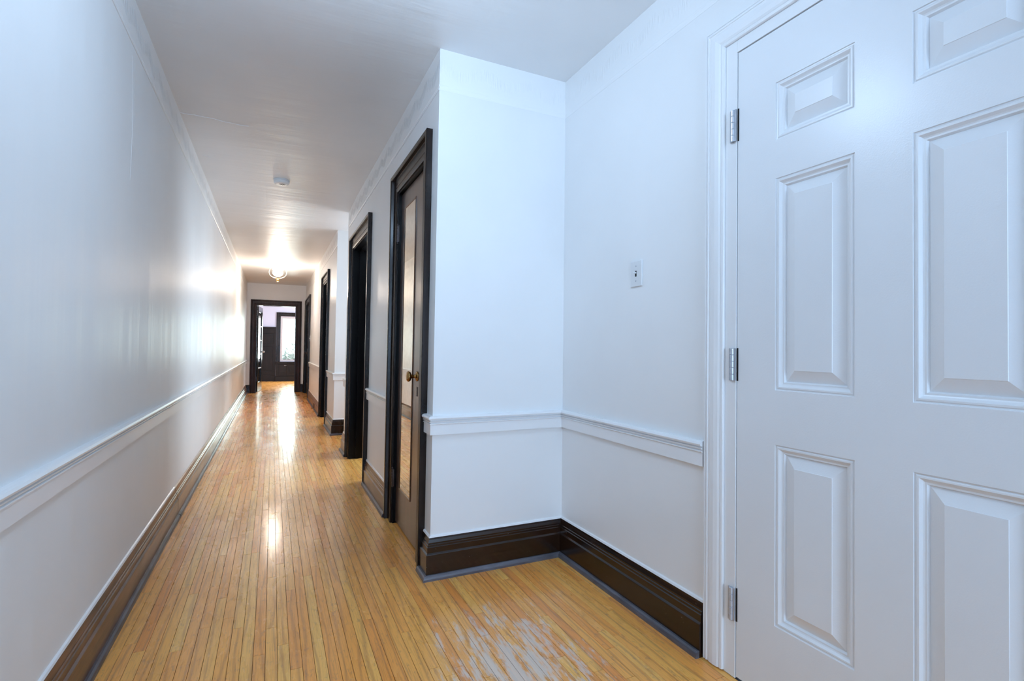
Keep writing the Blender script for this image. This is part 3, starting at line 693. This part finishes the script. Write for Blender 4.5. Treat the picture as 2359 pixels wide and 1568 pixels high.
# ------------------------------------------------------------------ small things
# smoke detector
sd = empty('smoke_detector', (0.046, 4.71, H)); tag(sd, 'round white smoke detector on the hall ceiling', 'smoke detector')
keep(obj('mounting_base', lathe(B(), [(0.0005, 0), (0.062, 0), (0.064, -0.003), (0.064, -0.009), (0.0005, -0.0095)], (0.046, 4.71, H), n=40), M_PLATE, smooth=False), sd)
bm = lathe(B(), [(0.0005, -0.0095), (0.060, -0.0095), (0.061, -0.012), (0.060, -0.026), (0.055, -0.034), (0.040, -0.0375), (0.0005, -0.038)], (0.046, 4.71, H), n=40)
keep(obj('housing', bm, M_PLATE), sd)
bm = B()
for a in range(9): 
    t = a/9*2*PI
    for r_ in (0.012, 0.022): box(bm, (0.046+math.cos(t)*r_+0.006-0.0025, 4.70+math.sin(t)*r_-0.0025, H-0.0392), (0.046+math.cos(t)*r_+0.006+0.0025, 4.70+math.sin(t)*r_+0.0025, H-0.0379))
keep(obj('sounder_grille', bm, M_BLACK), sd)
# ceiling lamp
LX, LY = 0.062, 9.62
lp = empty('ceiling_lamp', (LX, LY, H)); tag(lp, 'lit round glass ceiling lamp with a brass finial in the hall', 'ceiling lamp')
def LP(name, prof, m, **kw): return keep(obj(name, lathe(B(), prof, (LX, LY, H), n=36), m, smooth=True), lp)
LP('canopy', [(0.0005, 0), (0.075, 0), (0.078, -0.006), (0.070, -0.016), (0.050, -0.022), (0.0005, -0.022)], M_PLATE)
LP('shade', [(0.0005, -0.085), (0.088, -0.088), (0.092, -0.094), (0.074, -0.108), (0.084, -0.140), (0.080, -0.168), (0.060, -0.192), (0.035, -0.208), (0.0005, -0.210)], M_FROST)
# clear outer globe drawn as a thin glass shell
gprof = [(0.060, -0.020), (0.085, -0.040), (0.115, -0.075), (0.137, -0.115), (0.142, -0.145), (0.132, -0.182), (0.104, -0.214), (0.062, -0.234), (0.020, -0.242)]
M_SHELL, nt, bs = new_mat('thin_globe_glass')
tr = nd(nt, 'ShaderNodeBsdfTransparent'); glo = nd(nt, 'ShaderNodeBsdfDiffuse'); glo.inputs[0].default_value = lin(250, 240, 228)
lw = nd(nt, 'ShaderNodeLayerWeight'); lw.inputs[0].default_value = 0.25; ms = nd(nt, 'ShaderNodeMixShader')
nt.links.new(ramp(nt, lw.outputs['Facing'], [(0.35, 0.0), (0.72, 0.9)]), ms.inputs[0]); nt.links.new(tr.outputs[0], ms.inputs[1]); nt.links.new(glo.outputs[0], ms.inputs[2]); nt.links.new(ms.outputs[0], nt.nodes['Material Output'].inputs['Surface'])
LP('glass_globe', gprof, M_SHELL)
LP('finial', [(0.0005, -0.240), (0.038, -0.243), (0.040, -0.252), (0.020, -0.260), (0.016, -0.275), (0.022, -0.283), (0.012, -0.296), (0.0005, -0.302)], M_BRASS)
ld = bpy.data.lights.new('hall_lamp_bulb', 'POINT'); ld.energy = 15; ld.color = WARM; ld.shadow_soft_size = 0.11
lo = bpy.data.objects.new('hall_lamp_bulb', ld); C.objects.link(lo); lo.location = (LX, LY, H-0.36)
# light switch on the entry wall
ls = empty('light_switch', (XE, 1.697, 1.374)); tag(ls, 'white toggle light switch on the wall left of the white door', 'light switch')
bm = B(); box(bm, (XE-0.0065, 1.660, 1.320), (XE, 1.734, 1.427)); keep(obj('wall_plate', bm, M_PLATE, bevel=0.0025), ls)
keep(obj('toggle_slot', mbox((XE-0.0072, 1.6925, 1.3615), (XE-0.0063, 1.7015, 1.3855)), M_BLACK), ls)
bm = B(); box(bm, (XE-0.020, 1.6937, 1.374), (XE-0.0066, 1.7003, 1.381)); keep(obj('toggle', bm, M_PLATE, bevel=0.001), ls)
for z in (1.405, 1.343): keep(obj('screw', lathe(B(), [(0.0005, 0), (0.0028, 0), (0.0028, -0.0075), (0.0005, -0.008)], (XE, 1.697, z), 'X', 12), M_NICKEL), ls)
# small switch by the last door, outlet in the far baseboard
o = empty('wall_switch', (XR, 10.90, 1.2)); xx = XR-LEAN*(H-1.2)
tag(o, 'tiny white switch beside the last door on the right', 'light switch')
keep(obj('wall_plate', mbox((xx-0.007, 10.865, 1.16), (xx, 10.935, 1.27)), M_PLATE, bevel=0.002), o); keep(obj('toggle', mbox((xx-0.018, 10.895, 1.21), (xx-0.0072, 10.905, 1.225)), M_PLATE), o)
o = empty('wall_outlet', (XR-0.045, 9.15, 0.06)); tag(o, 'black electrical outlet set in the far right baseboard', 'electrical outlet'); xx = XR-0.024-LEAN*(H-0.07)
keep(obj('cover_plate', mbox((xx-0.006, 9.09, 0.030), (xx, 9.21, 0.100)), M_BLACK, bevel=0.002), o)
for y in (9.12, 9.18): keep(obj('socket', mbox((xx-0.010, y-0.014, 0.048), (xx-0.0062, y+0.014, 0.082)), M_IRON, bevel=0.001), o)
# entry ceiling lamp above the camera (gives the cool light)
o = empty('entry_ceiling_lamp', (0.28, 1.40, H)); tag(o, 'pendant globe lamp above the entry, behind the camera', 'ceiling lamp')
keep(obj('canopy', lathe(B(), [(0.0005, 0), (0.06, 0), (0.05, -0.02), (0.008, -0.03), (0.008, -0.10), (0.0005, -0.10)], (0.28, 1.40, H), n=24), M_BRASS), o)
keep(obj('lamp_socket', lathe(B(), [(0.0005, -0.09), (0.035, -0.10), (0.045, -0.14), (0.0005, -0.145)], (0.28, 1.40, H), n=24), M_BRASS), o)
